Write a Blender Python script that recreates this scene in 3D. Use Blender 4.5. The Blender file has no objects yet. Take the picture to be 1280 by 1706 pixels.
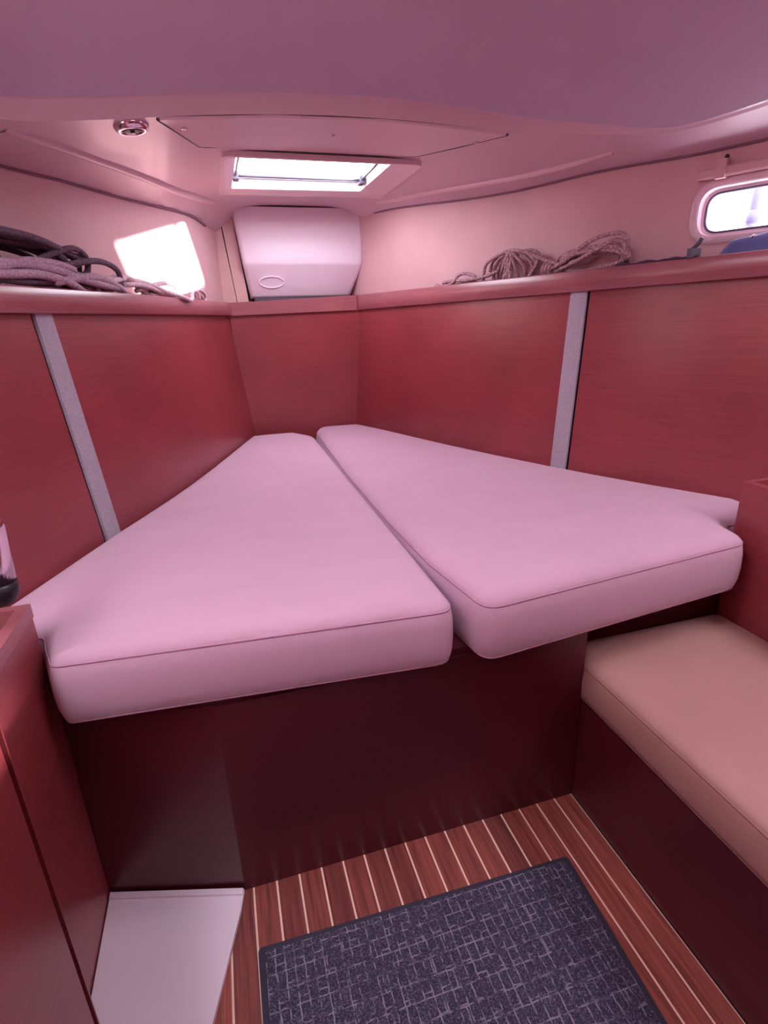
import bpy, bmesh, math, random
from math import sin, cos, pi, radians, hypot
from mathutils import Vector, Matrix, geometry

random.seed(7)
scene = bpy.context.scene
col = scene.collection

# ------------------------------------------------------------------ camera
CAM_H = 1.36
def cam_axes(p, y, r):
    fw = Vector((sin(y)*cos(p), cos(y)*cos(p), -sin(p)))
    rt = Vector((cos(y), -sin(y), 0))
    dn = fw.cross(rt)
    return rt*cos(r)+dn*sin(r), -rt*sin(r)+dn*cos(r), fw
rt, dn, fw = cam_axes(radians(19.66), radians(15.89), radians(1.85))
cam = bpy.data.cameras.new('camera')
cam.sensor_fit = 'HORIZONTAL'; cam.sensor_width = 36.0; cam.lens = 900.0/1280.0*36.0
cam.clip_start = 0.02
camo = bpy.data.objects.new('camera', cam); col.objects.link(camo)
camo.matrix_world = Matrix(((rt.x, -dn.x, -fw.x, 0), (rt.y, -dn.y, -fw.y, 0), (rt.z, -dn.z, -fw.z, CAM_H), (0, 0, 0, 1)))
scene.camera = camo

# ------------------------------------------------------------------ world, sun, window portals
SKY = (0.95, 0.88, 1.0)
SKY_STRENGTH = 16.0
SUN_DIR = Vector((-0.80, 0.20, -0.46))
SUN_STRENGTH = 30.0
w = bpy.data.worlds.new('world'); scene.world = w; w.use_nodes = True
bg = w.node_tree.nodes['Background']
bg.inputs[0].default_value = (*SKY, 1); bg.inputs[1].default_value = SKY_STRENGTH
sun = bpy.data.lights.new('sun', 'SUN'); sun.energy = SUN_STRENGTH; sun.angle = radians(3.0); sun.color = (1, .92, .88)
suno = bpy.data.objects.new('sun', sun); col.objects.link(suno)
suno.rotation_euler = SUN_DIR.to_track_quat('-Z', 'Y').to_euler()
def portal(loc, direction, sx, sy):
    l = bpy.data.lights.new('window_portal', 'AREA'); l.shape = 'RECTANGLE'; l.size = sx; l.size_y = sy
    l.cycles.is_portal = True
    o = bpy.data.objects.new('window_portal', l); col.objects.link(o)
    o.location = loc; o.rotation_euler = Vector(direction).to_track_quat('-Z', 'Y').to_euler()
scene.view_settings.view_transform = 'Standard'
scene.view_settings.look = 'None'
scene.view_settings.gamma = 1.0
scene.view_settings.use_curve_mapping = False
scene.view_settings.exposure = 0.0

# ------------------------------------------------------------------ materials
def lin(c):
    return tuple(((v/255)/12.92 if v/255 <= .04045 else ((v/255+.055)/1.055)**2.4) for v in c)
def new_mat(name):
    m = bpy.data.materials.new(name); m.use_nodes = True
    nt = m.node_tree; b = nt.nodes['Principled BSDF']
    return m, nt, b
def mk(nt, kind, **kw):
    n = nt.nodes.new(kind)
    for k, v in kw.items():
        if isinstance(v, tuple) and k == 'inp':
            pass
        else:
            setattr(n, k, v)
    return n
def noise_node(nt, scale=(1, 1, 1), nscale=5., detail=3., rough=.5, rnd=False):
    tc = nt.nodes.new('ShaderNodeTexCoord'); mp = nt.nodes.new('ShaderNodeMapping')
    mp.inputs['Scale'].default_value = scale
    nt.links.new(tc.outputs['Object'], mp.inputs['Vector'])
    if rnd:
        oi = nt.nodes.new('ShaderNodeObjectInfo'); mul = nt.nodes.new('ShaderNodeVectorMath'); mul.operation = 'SCALE'
        cx = nt.nodes.new('ShaderNodeCombineXYZ')
        for i in range(3): nt.links.new(oi.outputs['Random'], cx.inputs[i])
        mul.inputs['Scale'].default_value = 37.
        nt.links.new(cx.outputs[0], mul.inputs[0]); nt.links.new(mul.outputs[0], mp.inputs['Location'])
    n = nt.nodes.new('ShaderNodeTexNoise'); n.inputs['Scale'].default_value = nscale
    n.inputs['Detail'].default_value = detail; n.inputs['Roughness'].default_value = rough
    nt.links.new(mp.outputs[0], n.inputs['Vector'])
    return n
def ramp(nt, src, stops):
    r = nt.nodes.new('ShaderNodeValToRGB'); e = r.color_ramp.elements
    e[0].position, e[0].color = stops[0][0], (*stops[0][1], 1)
    e[1].position, e[1].color = stops[-1][0], (*stops[-1][1], 1)
    for p, c in stops[1:-1]:
        x = e.new(p); x.color = (*c, 1)
    nt.links.new(src, r.inputs[0]); return r
def bump(nt, b, src, strength=.2, dist=.002):
    bp = nt.nodes.new('ShaderNodeBump'); bp.inputs['Strength'].default_value = strength; bp.inputs['Distance'].default_value = dist
    nt.links.new(src, bp.inputs['Height']); nt.links.new(bp.outputs[0], b.inputs['Normal']); return bp
def mix_color(nt, fac, a, c, mode='MIX'):
    m = nt.nodes.new('ShaderNodeMix'); m.data_type = 'RGBA'; m.blend_type = mode
    for sock, v in ((m.inputs[0], fac), (m.inputs[6], a), (m.inputs[7], c)):
        if hasattr(v, 'links'): nt.links.new(v, sock)
        elif isinstance(v, tuple): sock.default_value = (*v, 1)
        else: sock.default_value = v
    return m.outputs[2]

def plain(name, c, rough=.5, metal=0., coat=0., var=.06, nscale=9., bumpy=0., bscale=400.):
    m, nt, b = new_mat(name)
    n = noise_node(nt, (1, 1, 1), nscale, 3)
    lo = tuple(v*(1-var) for v in c); hi = tuple(min(1, v*(1+var)) for v in c)
    r = ramp(nt, n.outputs[0], [(.3, lo), (.7, hi)])
    nt.links.new(r.outputs[0], b.inputs['Base Color'])
    b.inputs['Roughness'].default_value = rough; b.inputs['Metallic'].default_value = metal
    b.inputs['Coat Weight'].default_value = coat
    if bumpy:
        n2 = noise_node(nt, (1, 1, 1), bscale, 2); bump(nt, b, n2.outputs[0], bumpy, .001)
    return m
def wood(name, dark, light, scale=(2, 2, 130), rough=.34, coat=.35, rnd=False, spec=.5):
    m, nt, b = new_mat(name)
    n = noise_node(nt, scale, 3., 5, .6, rnd)
    n2 = noise_node(nt, (1.2, 1.2, 1.6), 2., 2, .5, rnd)
    mid = tuple((a+c)/2 for a, c in zip(dark, light))
    r = ramp(nt, n.outputs[0], [(.28, dark), (.5, mid), (.72, light)])
    r2 = ramp(nt, n2.outputs[0], [(.3, (.84, .84, .84)), (.7, (1.1, 1.1, 1.1))])
    c = mix_color(nt, 1., r.outputs[0], r2.outputs[0], 'MULTIPLY')
    if rnd:
        oi = nt.nodes.new('ShaderNodeObjectInfo')
        r3 = ramp(nt, oi.outputs['Random'], [(0., (.62, .55, .60)), (.5, (.95, .92, .92)), (1., (1.25, 1.2, 1.1))])
        c = mix_color(nt, 1., c, r3.outputs[0], 'MULTIPLY')
    nt.links.new(c, b.inputs['Base Color'])
    b.inputs['Roughness'].default_value = rough; b.inputs['Coat Weight'].default_value = coat; b.inputs['Coat Roughness'].default_value = .3
    b.inputs['Specular IOR Level'].default_value = spec
    bump(nt, b, n.outputs[0], .05, .001)
    return m
def fabric(name, c, weave=900., rough=.9, sheen=.25, stretch=(1, 1, 1)):
    m, nt, b = new_mat(name)
    n = noise_node(nt, stretch, weave, 2)
    n2 = noise_node(nt, (1, 2.2, 1), 5., 4)
    r = ramp(nt, n2.outputs[0], [(.3, tuple(v*.965 for v in c)), (.7, tuple(min(1, v*1.03) for v in c))])
    nt.links.new(r.outputs[0], b.inputs['Base Color'])
    b.inputs['Roughness'].default_value = rough
    b.inputs['Sheen Weight'].default_value = sheen
    b.inputs['Specular IOR Level'].default_value = .25
    mm = nt.nodes.new('ShaderNodeMath'); mm.operation = 'MULTIPLY_ADD'
    nt.links.new(n2.outputs[0], mm.inputs[0]); mm.inputs[1].default_value = 2.5; nt.links.new(n.outputs[0], mm.inputs[2])
    bump(nt, b, mm.outputs[0], .25, .0016)
    return m
def glass(name):
    m, nt, b = new_mat(name)
    nt.nodes.remove(b)
    out = nt.nodes['Material Output']
    t = nt.nodes.new('ShaderNodeBsdfTransparent'); t.inputs[0].default_value = (.93, .95, .95, 1)
    g = nt.nodes.new('ShaderNodeBsdfGlossy'); g.inputs['Roughness'].default_value = .05
    mx = nt.nodes.new('ShaderNodeMixShader')
    mx.inputs[0].default_value = .05; nt.links.new(t.outputs[0], mx.inputs[1]); nt.links.new(g.outputs[0], mx.inputs[2])
    nt.links.new(mx.outputs[0], out.inputs[0])
    return m

M = {}
M['red'] = wood('mahogany_red', lin((126, 49, 57)), lin((157, 67, 73)))
M['fiddle'] = wood('mahogany_fiddle', lin((140, 80, 88)), lin((172, 102, 108)), rough=.3)
M['dark'] = wood('mahogany_shaded', lin((66, 14, 27)), lin((86, 23, 35)), rough=.34, coat=.15)  # same red wood, with its shade put into the colour
M['plank'] = wood('teak_plank', lin((98, 44, 44)), lin((170, 92, 80)), scale=(48, 1.6, 48), rough=.42, coat=.1, rnd=True)
M['holly'] = plain('holly_strip', lin((236, 200, 180)), .5)
M['white'] = plain('white_gelcoat', lin((222, 196, 204)), .32, coat=.2, var=.03, nscale=3)
M['box'] = plain('white_moulding', lin((236, 222, 234)), .5, coat=.05, var=.02, nscale=3)
M['hull'] = plain('cream_vinyl_liner', lin((206, 166, 170)), .55, var=.04, nscale=6, bumpy=.1, bscale=260)
M['ceil'] = plain('headliner', lin((208, 182, 192)), .38, var=.03, nscale=4, coat=.1)
M['dome'] = plain('coachroof_headliner', lin((190, 174, 192)), .42, var=.04, nscale=3)
M['cream'] = plain('cream_trim', lin((202, 162, 158)), .5, var=.03)
M['strip'] = plain('grey_carpet_strip', lin((168, 160, 172)), .8, var=.12, nscale=160, bumpy=.3, bscale=500)
M['matt'] = fabric('pink_white_fabric', lin((200, 163, 184)))
M['seam'] = plain('mattress_seam', lin((184, 140, 164)), .9)
M['seat'] = plain('tan_leatherette', lin((172, 130, 126)), .45, var=.04, nscale=5, bumpy=.15, bscale=420)
M['seatseam'] = plain('tan_piping', lin((150, 104, 100)), .5)
M['rubber'] = plain('dark_rubber', lin((44, 40, 58)), .7)
M['black'] = plain('black_plastic', lin((26, 20, 32)), .4)
M['chrome'] = plain('chrome', lin((225, 215, 222)), .12, metal=1., var=.01)
M['alu'] = plain('grey_aluminium', lin((110, 108, 118)), .4, metal=.6, var=.03)
M['silver'] = plain('silver_latch', lin((210, 205, 205)), .25, metal=.9)
M['dgrey'] = plain('dark_grey_plastic', lin((80, 74, 88)), .5)
M['navy'] = fabric('navy_fabric', lin((92, 98, 150)), 700.)
M['darkstrap'] = plain('dark_webbing', lin((64, 44, 72)), .8, var=.2, nscale=200)
M['gasket_or_gap_shade'] = plain('port_gasket_and_gap_shade', lin((84, 78, 96)), .6)
M['post'] = plain('grey_painted_post', lin((74, 78, 106)), .5)
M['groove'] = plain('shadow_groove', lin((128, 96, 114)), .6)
M['glass'] = glass('window_glass')
def rope_mat(name, c, fleck):
    m, nt, b = new_mat(name)
    v = nt.nodes.new('ShaderNodeTexVoronoi'); v.inputs['Scale'].default_value = 160.
    tc = nt.nodes.new('ShaderNodeTexCoord'); nt.links.new(tc.outputs['Object'], v.inputs['Vector'])
    r = ramp(nt, v.outputs['Distance'], [(.1, c), (.6, fleck)])
    nt.links.new(r.outputs[0], b.inputs['Base Color']); b.inputs['Roughness'].default_value = .85
    bump(nt, b, v.outputs['Distance'], .5, .003)
    return m
M['rope_dark'] = rope_mat('dark_rope', lin((124, 100, 116)), lin((90, 70, 84)))
M['rope_grey'] = rope_mat('grey_rope', lin((206, 180, 192)), lin((168, 140, 156)))
M['rope_white'] = rope_mat('white_rope', lin((236, 216, 220)), lin((206, 178, 188)))
M['rope_pink'] = rope_mat('flecked_rope', lin((214, 182, 186)), lin((150, 112, 122)))

def mat_carpet():
    m, nt, b = new_mat('woven_floor_mat')
    tc = nt.nodes.new('ShaderNodeTexCoord')
    def bricks(rot, bw, rh, off, loc):
        mp = nt.nodes.new('ShaderNodeMapping'); mp.inputs['Rotation'].default_value = (0, 0, rot); mp.inputs['Location'].default_value = loc
        nt.links.new(tc.outputs['Object'], mp.inputs['Vector'])
        nz = nt.nodes.new('ShaderNodeTexNoise'); nz.inputs['Scale'].default_value = 60.
        nt.links.new(tc.outputs['Object'], nz.inputs['Vector'])
        wob = nt.nodes.new('ShaderNodeVectorMath'); wob.operation = 'MULTIPLY_ADD'
        wob.inputs[1].default_value = (.006, .006, 0); nt.links.new(nz.outputs['Color'], wob.inputs[0]); nt.links.new(mp.outputs[0], wob.inputs[2])
        t = nt.nodes.new('ShaderNodeTexBrick'); t.offset = off; t.inputs['Scale'].default_value = 1.
        t.inputs['Brick Width'].default_value = bw; t.inputs['Row Height'].default_value = rh
        t.inputs['Mortar Size'].default_value = .0016; t.inputs['Mortar Smooth'].default_value = .3
        nt.links.new(wob.outputs[0], t.inputs['Vector'])
        return t.outputs['Fac']
    f1 = bricks(0, .11, .036, .37, (0, 0, 0)); f2 = bricks(pi/2, .075, .021, .43, (.013, .021, 0))
    mx = nt.nodes.new('ShaderNodeMath'); mx.operation = 'MAXIMUM'; nt.links.new(f1, mx.inputs[0]); nt.links.new(f2, mx.inputs[1])
    brk = noise_node(nt, (1, 1, 1), 55., 3); rb = ramp(nt, brk.outputs[0], [(.42, (.05,)*3), (.58, (1,)*3)])
    fac = nt.nodes.new('ShaderNodeMath'); fac.operation = 'MULTIPLY'; nt.links.new(mx.outputs[0], fac.inputs[0]); nt.links.new(rb.outputs[0], fac.inputs[1])
    fl = noise_node(nt, (1, 1, 1), 330., 2, .7)
    base = ramp(nt, fl.outputs[0], [(.40, lin((36, 32, 50))), (.56, lin((66, 62, 84))), (.72, lin((122, 114, 136)))])
    c = mix_color(nt, fac.outputs[0], base.outputs[0], lin((136, 126, 146)))
    nt.links.new(c, b.inputs['Base Color']); b.inputs['Roughness'].default_value = .95
    ad = nt.nodes.new('ShaderNodeMath'); ad.operation = 'ADD'; nt.links.new(fl.outputs[0], ad.inputs[0]); nt.links.new(fac.outputs[0], ad.inputs[1])
    bump(nt, b, ad.outputs[0], .6, .003)
    return m
M['carpet'] = mat_carpet()

# ------------------------------------------------------------------ mesh helpers
def link(o, parent=None, label=None, cat=None, group=None, kind=None):
    col.objects.link(o)
    if parent: o.parent = parent
    if label: o['label'] = label
    if cat: o['category'] = cat
    if group: o['group'] = group
    if kind: o['kind'] = kind
    return o
def mesh(name, verts, faces, mat, parent=None, smooth=False, fix=True, **kw):
    me = bpy.data.meshes.new(name); me.from_pydata([tuple(v) for v in verts], [], faces)
    if fix:
        bm = bmesh.new(); bm.from_mesh(me); bmesh.ops.recalc_face_normals(bm, faces=bm.faces); bm.to_mesh(me); bm.free()
    if smooth:
        for p in me.polygons: p.use_smooth = True
    me.materials.append(M[mat]); me.update()
    return link(bpy.data.objects.new(name, me), parent, **kw)
def from_bm(name, bm, mat, parent=None, smooth=False, **kw):
    me = bpy.data.meshes.new(name); bmesh.ops.recalc_face_normals(bm, faces=bm.faces); bm.to_mesh(me); bm.free()
    if smooth:
        for p in me.polygons: p.use_smooth = True
    me.materials.append(M[mat])
    return link(bpy.data.objects.new(name, me), parent, **kw)
def empty(name, loc=(0, 0, 0), **kw):
    o = bpy.data.objects.new(name, None); o.location = loc; o.empty_display_size = .05
    return link(o, **kw)
def local(o, parent):            # keep world coordinates for geometry written in world space under a placed Empty
    o.matrix_parent_inverse = Matrix.Translation(-Vector(parent.location)); return o
def bevel_bm(bm, r, seg=2, angle=30):
    ed = [e for e in bm.edges if len(e.link_faces) == 2 and e.calc_face_angle(0) > radians(angle)]
    bmesh.ops.bevel(bm, geom=ed, offset=r, segments=seg, profile=.5, affect='EDGES', clamp_overlap=True)
def box_bm(x0, x1, y0, y1, z0, z1, r=0., seg=2):
    bm = bmesh.new()
    v = [bm.verts.new(p) for p in ((x0, y0, z0), (x1, y0, z0), (x1, y1, z0), (x0, y1, z0), (x0, y0, z1), (x1, y0, z1), (x1, y1, z1), (x0, y1, z1))]
    for f in ((3, 2, 1, 0), (4, 5, 6, 7), (0, 1, 5, 4), (1, 2, 6, 5), (2, 3, 7, 6), (3, 0, 4, 7)): bm.faces.new([v[i] for i in f])
    if r: bevel_bm(bm, r, seg)
    return bm
def box(name, b, mat, parent=None, r=0., smooth=False, **kw):
    o = from_bm(name, box_bm(*b, r=r), mat, parent, smooth, **kw); return o
def prism_bm(out, z0, z1, r=0., seg=2):
    bm = bmesh.new()
    a = [bm.verts.new((x, y, z0)) for x, y in out]; c = [bm.verts.new((x, y, z1)) for x, y in out]
    n = len(out)
    bm.faces.new(a[::-1]); bm.faces.new(c)
    for i in range(n): bm.faces.new((a[i], a[(i+1) % n], c[(i+1) % n], c[i]))
    if r: bevel_bm(bm, r, seg)
    return bm
def prism(name, out, z0, z1, mat, parent=None, r=0., **kw):
    return from_bm(name, prism_bm(out, z0, z1, r), mat, parent, **kw)
def catmull(pts, per=8):
    P = [Vector(p) for p in pts]; P = [2*P[0]-P[1]] + P + [2*P[-1]-P[-2]]; out = []
    for i in range(1, len(P)-2):
        a, b, c, d = P[i-1:i+3]
        for k in range(per):
            t = k/per
            out.append(.5*((2*b)+(c-a)*t+(2*a-5*b+4*c-d)*t*t+(3*b-a-3*c+d)*t**3))
    out.append(P[-2].copy()); return out
def tube_geo(path, r, seg=8, closed=False, rfun=None):
    P = [Vector(p) for p in path]; n = len(P); V = []; F = []
    up = Vector((.13, .21, 1)).normalized(); prev = None
    for i in range(n):
        if closed: t = P[(i+1) % n]-P[i-1]
        else: t = P[min(i+1, n-1)]-P[max(i-1, 0)]
        if t.length < 1e-9: t = Vector((0, 1, 0))
        t.normalize()
        if prev is None:
            a = t.cross(up)
            if a.length < .05: a = t.cross(Vector((1, 0, 0)))
        else: a = prev - t*prev.dot(t)
        a.normalize(); prev = a; b = t.cross(a)
        rr = rfun(i/(n-1)) if rfun else r
        for k in range(seg):
            q = 2*pi*k/seg; V.append(P[i]+a*cos(q)*rr+b*sin(q)*rr)
    for i in range(n if closed else n-1):
        j = (i+1) % n
        for k in range(seg):
            F.append((i*seg+k, i*seg+(k+1) % seg, j*seg+(k+1) % seg, j*seg+k))
    if not closed:
        F.append(tuple(range(seg))[::-1]); F.append(tuple((n-1)*seg+k for k in range(seg)))
    return V, F
def tube(name, path, r, mat, parent=None, seg=8, closed=False, rfun=None, **kw):
    V, F = tube_geo(path, r, seg, closed, rfun); return mesh(name, V, F, mat, parent, True, **kw)
def lathe(name, prof, mat, parent=None, seg=24, mtx=None, **kw):
    V = []; F = []; n = len(prof)
    for r, z in prof:
        for k in range(seg):
            a = 2*pi*k/seg; p = Vector((r*cos(a), r*sin(a), z)); V.append(mtx @ p if mtx else p)
    for i in range(n-1):
        for k in range(seg): F.append((i*seg+k, i*seg+(k+1) % seg, (i+1)*seg+(k+1) % seg, (i+1)*seg+k))
    F.append(tuple(range(seg))[::-1]); F.append(tuple((n-1)*seg+k for k in range(seg)))
    return mesh(name, V, F, mat, parent, True, **kw)
def interp(x, xs, ys):
    if x <= xs[0]: return ys[0]
    for i in range(len(xs)-1):
        if x <= xs[i+1]: return ys[i]+(ys[i+1]-ys[i])*(x-xs[i])/(xs[i+1]-xs[i])
    return ys[-1]
def inside(p, poly):
    c = False; n = len(poly)
    for i in range(n):
        a, b = poly[i], poly[i-1]
        if (a[1] > p[1]) != (b[1] > p[1]) and p[0] < (b[0]-a[0])*(p[1]-a[1])/(b[1]-a[1])+a[0]: c = not c
    return c
def round_poly(pts, radii, seg=6):
    out = []; n = len(pts)
    for i in range(n):
        p, a, b = Vector(pts[i]), Vector(pts[i-1]), Vector(pts[(i+1) % n])
        r = radii[i] if isinstance(radii, (list, tuple)) else radii
        if r <= 0: out.append((p.x, p.y)); continue
        u = (a-p).normalized(); v = (b-p).normalized(); ang = u.angle(v)
        d = min(r/math.tan(ang/2), (a-p).length*.49, (b-p).length*.49)
        p0 = p+u*d; p2 = p+v*d
        for k in range(seg+1):
            t = k/seg; q = p0*(1-t)**2+p*2*t*(1-t)+p2*t*t; out.append((q.x, q.y))
    return out
def rrect(x0, x1, y0, y1, r, seg=6):
    return round_poly([(x0, y0), (x1, y0), (x1, y1), (x0, y1)], r, seg)
def cdt(outer, holes, pts, grid=.06):
    """triangulate outer minus holes with interior points; returns 2D verts and faces"""
    V = []; E = []
    for loop in [outer]+holes:
        s = len(V); V += [Vector(p) for p in loop]; E += [(s+i, s+(i+1) % len(loop)) for i in range(len(loop))]
    for p in pts:
        if inside(p, outer) and not any(inside(p, h) for h in holes): V.append(Vector(p))
    r = geometry.delaunay_2d_cdt(V, E, [], 0, 1e-6)
    vs, fs = r[0], r[2]; keep = []
    for f in fs:
        c = sum((vs[i] for i in f), Vector((0, 0)))/len(f)
        if inside(c, outer) and not any(inside(c, h) for h in holes): keep.append(tuple(f))
    return [(v.x, v.y) for v in vs], keep
def poly_dist(p, poly, closed=True):
    best = 1e9; P = Vector(p); n = len(poly)
    for i in range(n if closed else n-1):
        a, b = Vector(poly[i]), Vector(poly[(i+1) % n]); d = b-a
        t = max(0, min(1, (P-a).dot(d)/max(d.dot(d), 1e-12))); best = min(best, (P-a-d*t).length)
    return best
def ring_pts(poly, offs, closed=True):
    n = len(poly); out = []
    for k, off in enumerate(offs):
        for i in range(n):
            if off > .08 and i % 2: continue
            a, b = Vector(poly[i-1] if closed or i else poly[0]), Vector(poly[(i+1) % n] if closed or i < n-1 else poly[-1])
            t = b-a; q = Vector(poly[i])+Vector((-t.y, t.x)).normalized()*off
            if poly_dist(q, poly, closed) > off*.97-1e-6: out.append((q.x, q.y))
    return out
def grid_pts(x0, x1, y0, y1, d):
    out = []; y = y0
    while y < y1:
        x = x0
        while x < x1: out.append((x+.0007*(len(out) % 3), y)); x += d
        y += d
    return out

# ------------------------------------------------------------------ plan curves (metres, fore and aft = Y)
LEFT = catmull([(-.78, .80, 0), (-.70, 1.03, 0), (-.547, 1.409, 0), (-.396, 1.786, 0), (-.26, 2.10, 0), (-.12, 2.48, 0), (.14, 3.28, 0), (.155, 3.33, 0)], 8)
RIGHT = catmull([(1.88, .80, 0), (1.76, 1.10, 0), (1.64, 1.349, 0), (1.50, 1.593, 0), (1.325, 1.935, 0), (1.10, 2.474, 0), (.90, 3.03, 0), (.79, 3.30, 0), (.78, 3.33, 0)], 8)
def x_on(C, y):
    for a, b in zip(C, C[1:]):
        if a.y <= y <= b.y: return a.x+(b.x-a.x)*(y-a.y)/(b.y-a.y)
    return C[0].x if y < C[0].y else C[-1].x
def sub(C, y0, y1):
    P = [Vector((x_on(C, y0), y0, 0))]+[p for p in C if y0+1e-4 < p.y < y1-1e-4]+[Vector((x_on(C, y1), y1, 0))]
    return P
def normals(C, s):
    N = []
    for i in range(len(C)):
        t = C[min(i+1, len(C)-1)]-C[max(i-1, 0)]; n = Vector((t.y, -t.x, 0)).normalized(); N.append(n*s)
    return N
FLARE = {-1: .070, 1: .050}
def wall_pt(p, n, s, z, off=0.):
    e = FLARE[s]*(z-.76)/.65
    return Vector((p.x, p.y, 0))+n*(e+off)+Vector((0, 0, z))
def curved_panel(name, C, s, z0, z1, off0, off1, mat, parent, bulge=0., smooth=True, nz=4):
    """panel following hull curve: inner face at off0, outer face at off1 (positive is outboard)"""
    N = normals(C, s); V = []; F = []; m = nz+1; n = len(C)
    zz = [z0(p) if callable(z0) else z0 for p in C]; zt = [z1(p) if callable(z1) else z1 for p in C]
    for off, b in ((off0, bulge), (off1, 0)):
        for i, p in enumerate(C):
            q = 4*(i/(n-1))*(1-i/(n-1))
            for k in range(m):
                z = zz[i]+(zt[i]-zz[i])*k/nz
                V.append(wall_pt(p, N[i], s, z, off-b*q))
    o = n*m
    for i in range(n-1):
        for k in range(nz):
            a = i*m+k; F.append((a, a+m, a+m+1, a+1)); F.append((o+a, o+a+1, o+a+m+1, o+a+m))
        F.append((i*m, o+i*m, o+i*m+m, i*m+m)); a = i*m+nz; F.append((a, a+m, o+a+m, o+a))
    for k in range(nz):
        F.append((k, k+1, o+k+1, o+k)); a = (n-1)*m+k; F.append((a, o+a, o+a+1, a+1))
    ob = mesh(name, V, F, mat, parent, smooth)
    if smooth: ob.data.set_sharp_from_angle(angle=radians(35))
    return ob

# ceiling height
HULL_L = catmull([(-1.02, .6, 0), (-.93, 1.1, 0), (-.80, 1.55, 0), (-.68, 1.90, 0), (-.563, 2.14, 0), (-.441, 2.321, 0), (-.29, 2.577, 0), (-.088, 2.932, 0), (.012, 3.17, 0), (.10, 3.45, 0), (.14, 3.62, 0)], 6)
HULL_R = catmull([(2.05, .6, 0), (1.87, 1.15, 0), (1.707, 1.535, 0), (1.61, 1.738, 0), (1.454, 2.004, 0), (1.302, 2.358, 0), (1.047, 2.849, 0), (.884, 3.215, 0), (.80, 3.45, 0), (.76, 3.62, 0)], 6)
def zc(x, y):
    a = interp(y, [1.2, 2.0, 2.5, 3.3, 3.6], [-.72, -.53, -.285, .10, .2]); b = interp(y, [1.2, 1.5, 2.3, 3.3, 3.6], [1.75, 1.68, 1.33, .90, .8])
    u = (x-(a+b)/2)/((b-a)/2)
    p = interp(y, [2.2, 3.0], [2., 5.])
    return 1.955-.10*min(abs(u)**p, 1.3)

# ================================================================== STRUCTURE
# ---- floor: teak planks with pale holly inlays
FX, FP, FY0, FY1 = .853, .0584, -.62, 1.045
floor = empty('floor', (0, 0, 0), kind='structure')
box('subfloor', (-1.3, 2.3, -.84, 3.7, -.03, -.0045), 'rubber', floor)
pm = None; hm = None
for k in range(26):
    x1 = FX-FP*k-.0024; x0 = FX-FP*(k+1)+.0024
    if pm is None:
        o = from_bm('plank', box_bm(0, x1-x0, FY0, FY1, -.004, .0), 'plank', floor); pm = o.data
    else:
        o = link(bpy.data.objects.new('plank', pm), floor)
    o.location = (x0, 0, 0)
    if hm is None:
        h = from_bm('inlay_strip', box_bm(-.0024, .0024, FY0, FY1, -.004, -.0002), 'holly', floor); hm = h.data
    else:
        h = link(bpy.data.objects.new('inlay_strip', hm), floor)
    h.location = (FX-FP*k-.0022*(k == 0), 0, 0)

# ---- lower side walls: red boards with a grey cover strip over the joint
def side_wall(name, C, s, ya, yb, ztop):
    wl = empty(name, (0, 0, 0), kind='structure')
    curved_panel('joint_backing', sub(C, ya-.03, yb+.02), s, .40, ztop, .0205, .026, 'black', wl)
    curved_panel('wood_panel', sub(C, .82, ya-.008), s, -.03, ztop, 0, .02, 'red', wl)
    curved_panel('wood_panel', sub(C, yb-.004, 3.325), s, -.03, ztop, 0, .02, 'red', wl)
    curved_panel('cover_strip', sub(C, ya, yb), s, .58, ztop, -.007, .004, 'strip', wl, bulge=.006)
    return wl
wl = side_wall('wall_left', LEFT, -1, 1.752, 1.815, 1.412)
wr = side_wall('wall_right', RIGHT, 1, 1.898, 1.962, lambda p: interp(p.y, [1.35, 1.6, 1.94, 2.48, 3.3], [1.456, 1.450, 1.443, 1.434, 1.422]))
wf = empty('wall_front', (.47, 3.325, 0), kind='structure')
local(mesh('wood_panel', [(.135, 3.315, .5), (.80, 3.315, .5), (.835, 3.315, 1.42), (.085, 3.315, 1.41), (.135, 3.335, .5), (.80, 3.335, .5), (.835, 3.335, 1.42), (.085, 3.335, 1.41)],
     [(0, 1, 2, 3), (5, 4, 7, 6), (1, 5, 6, 2), (4, 0, 3, 7), (3, 2, 6, 7), (4, 5, 1, 0)], 'red', wf), wf)

local(box('upper_bulkhead', (-.02, .95, 3.60, 3.62, 1.36, 2.0), 'hull', wf), wf)
for nm, x0, x1 in (('wall_left_return', -.97, -.74), ('wall_right_return', 1.74, 1.92)):
    o = box(nm, (x0, x1, .82, .86, 0, 1.46), 'red'); o['kind'] = 'structure'
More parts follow.
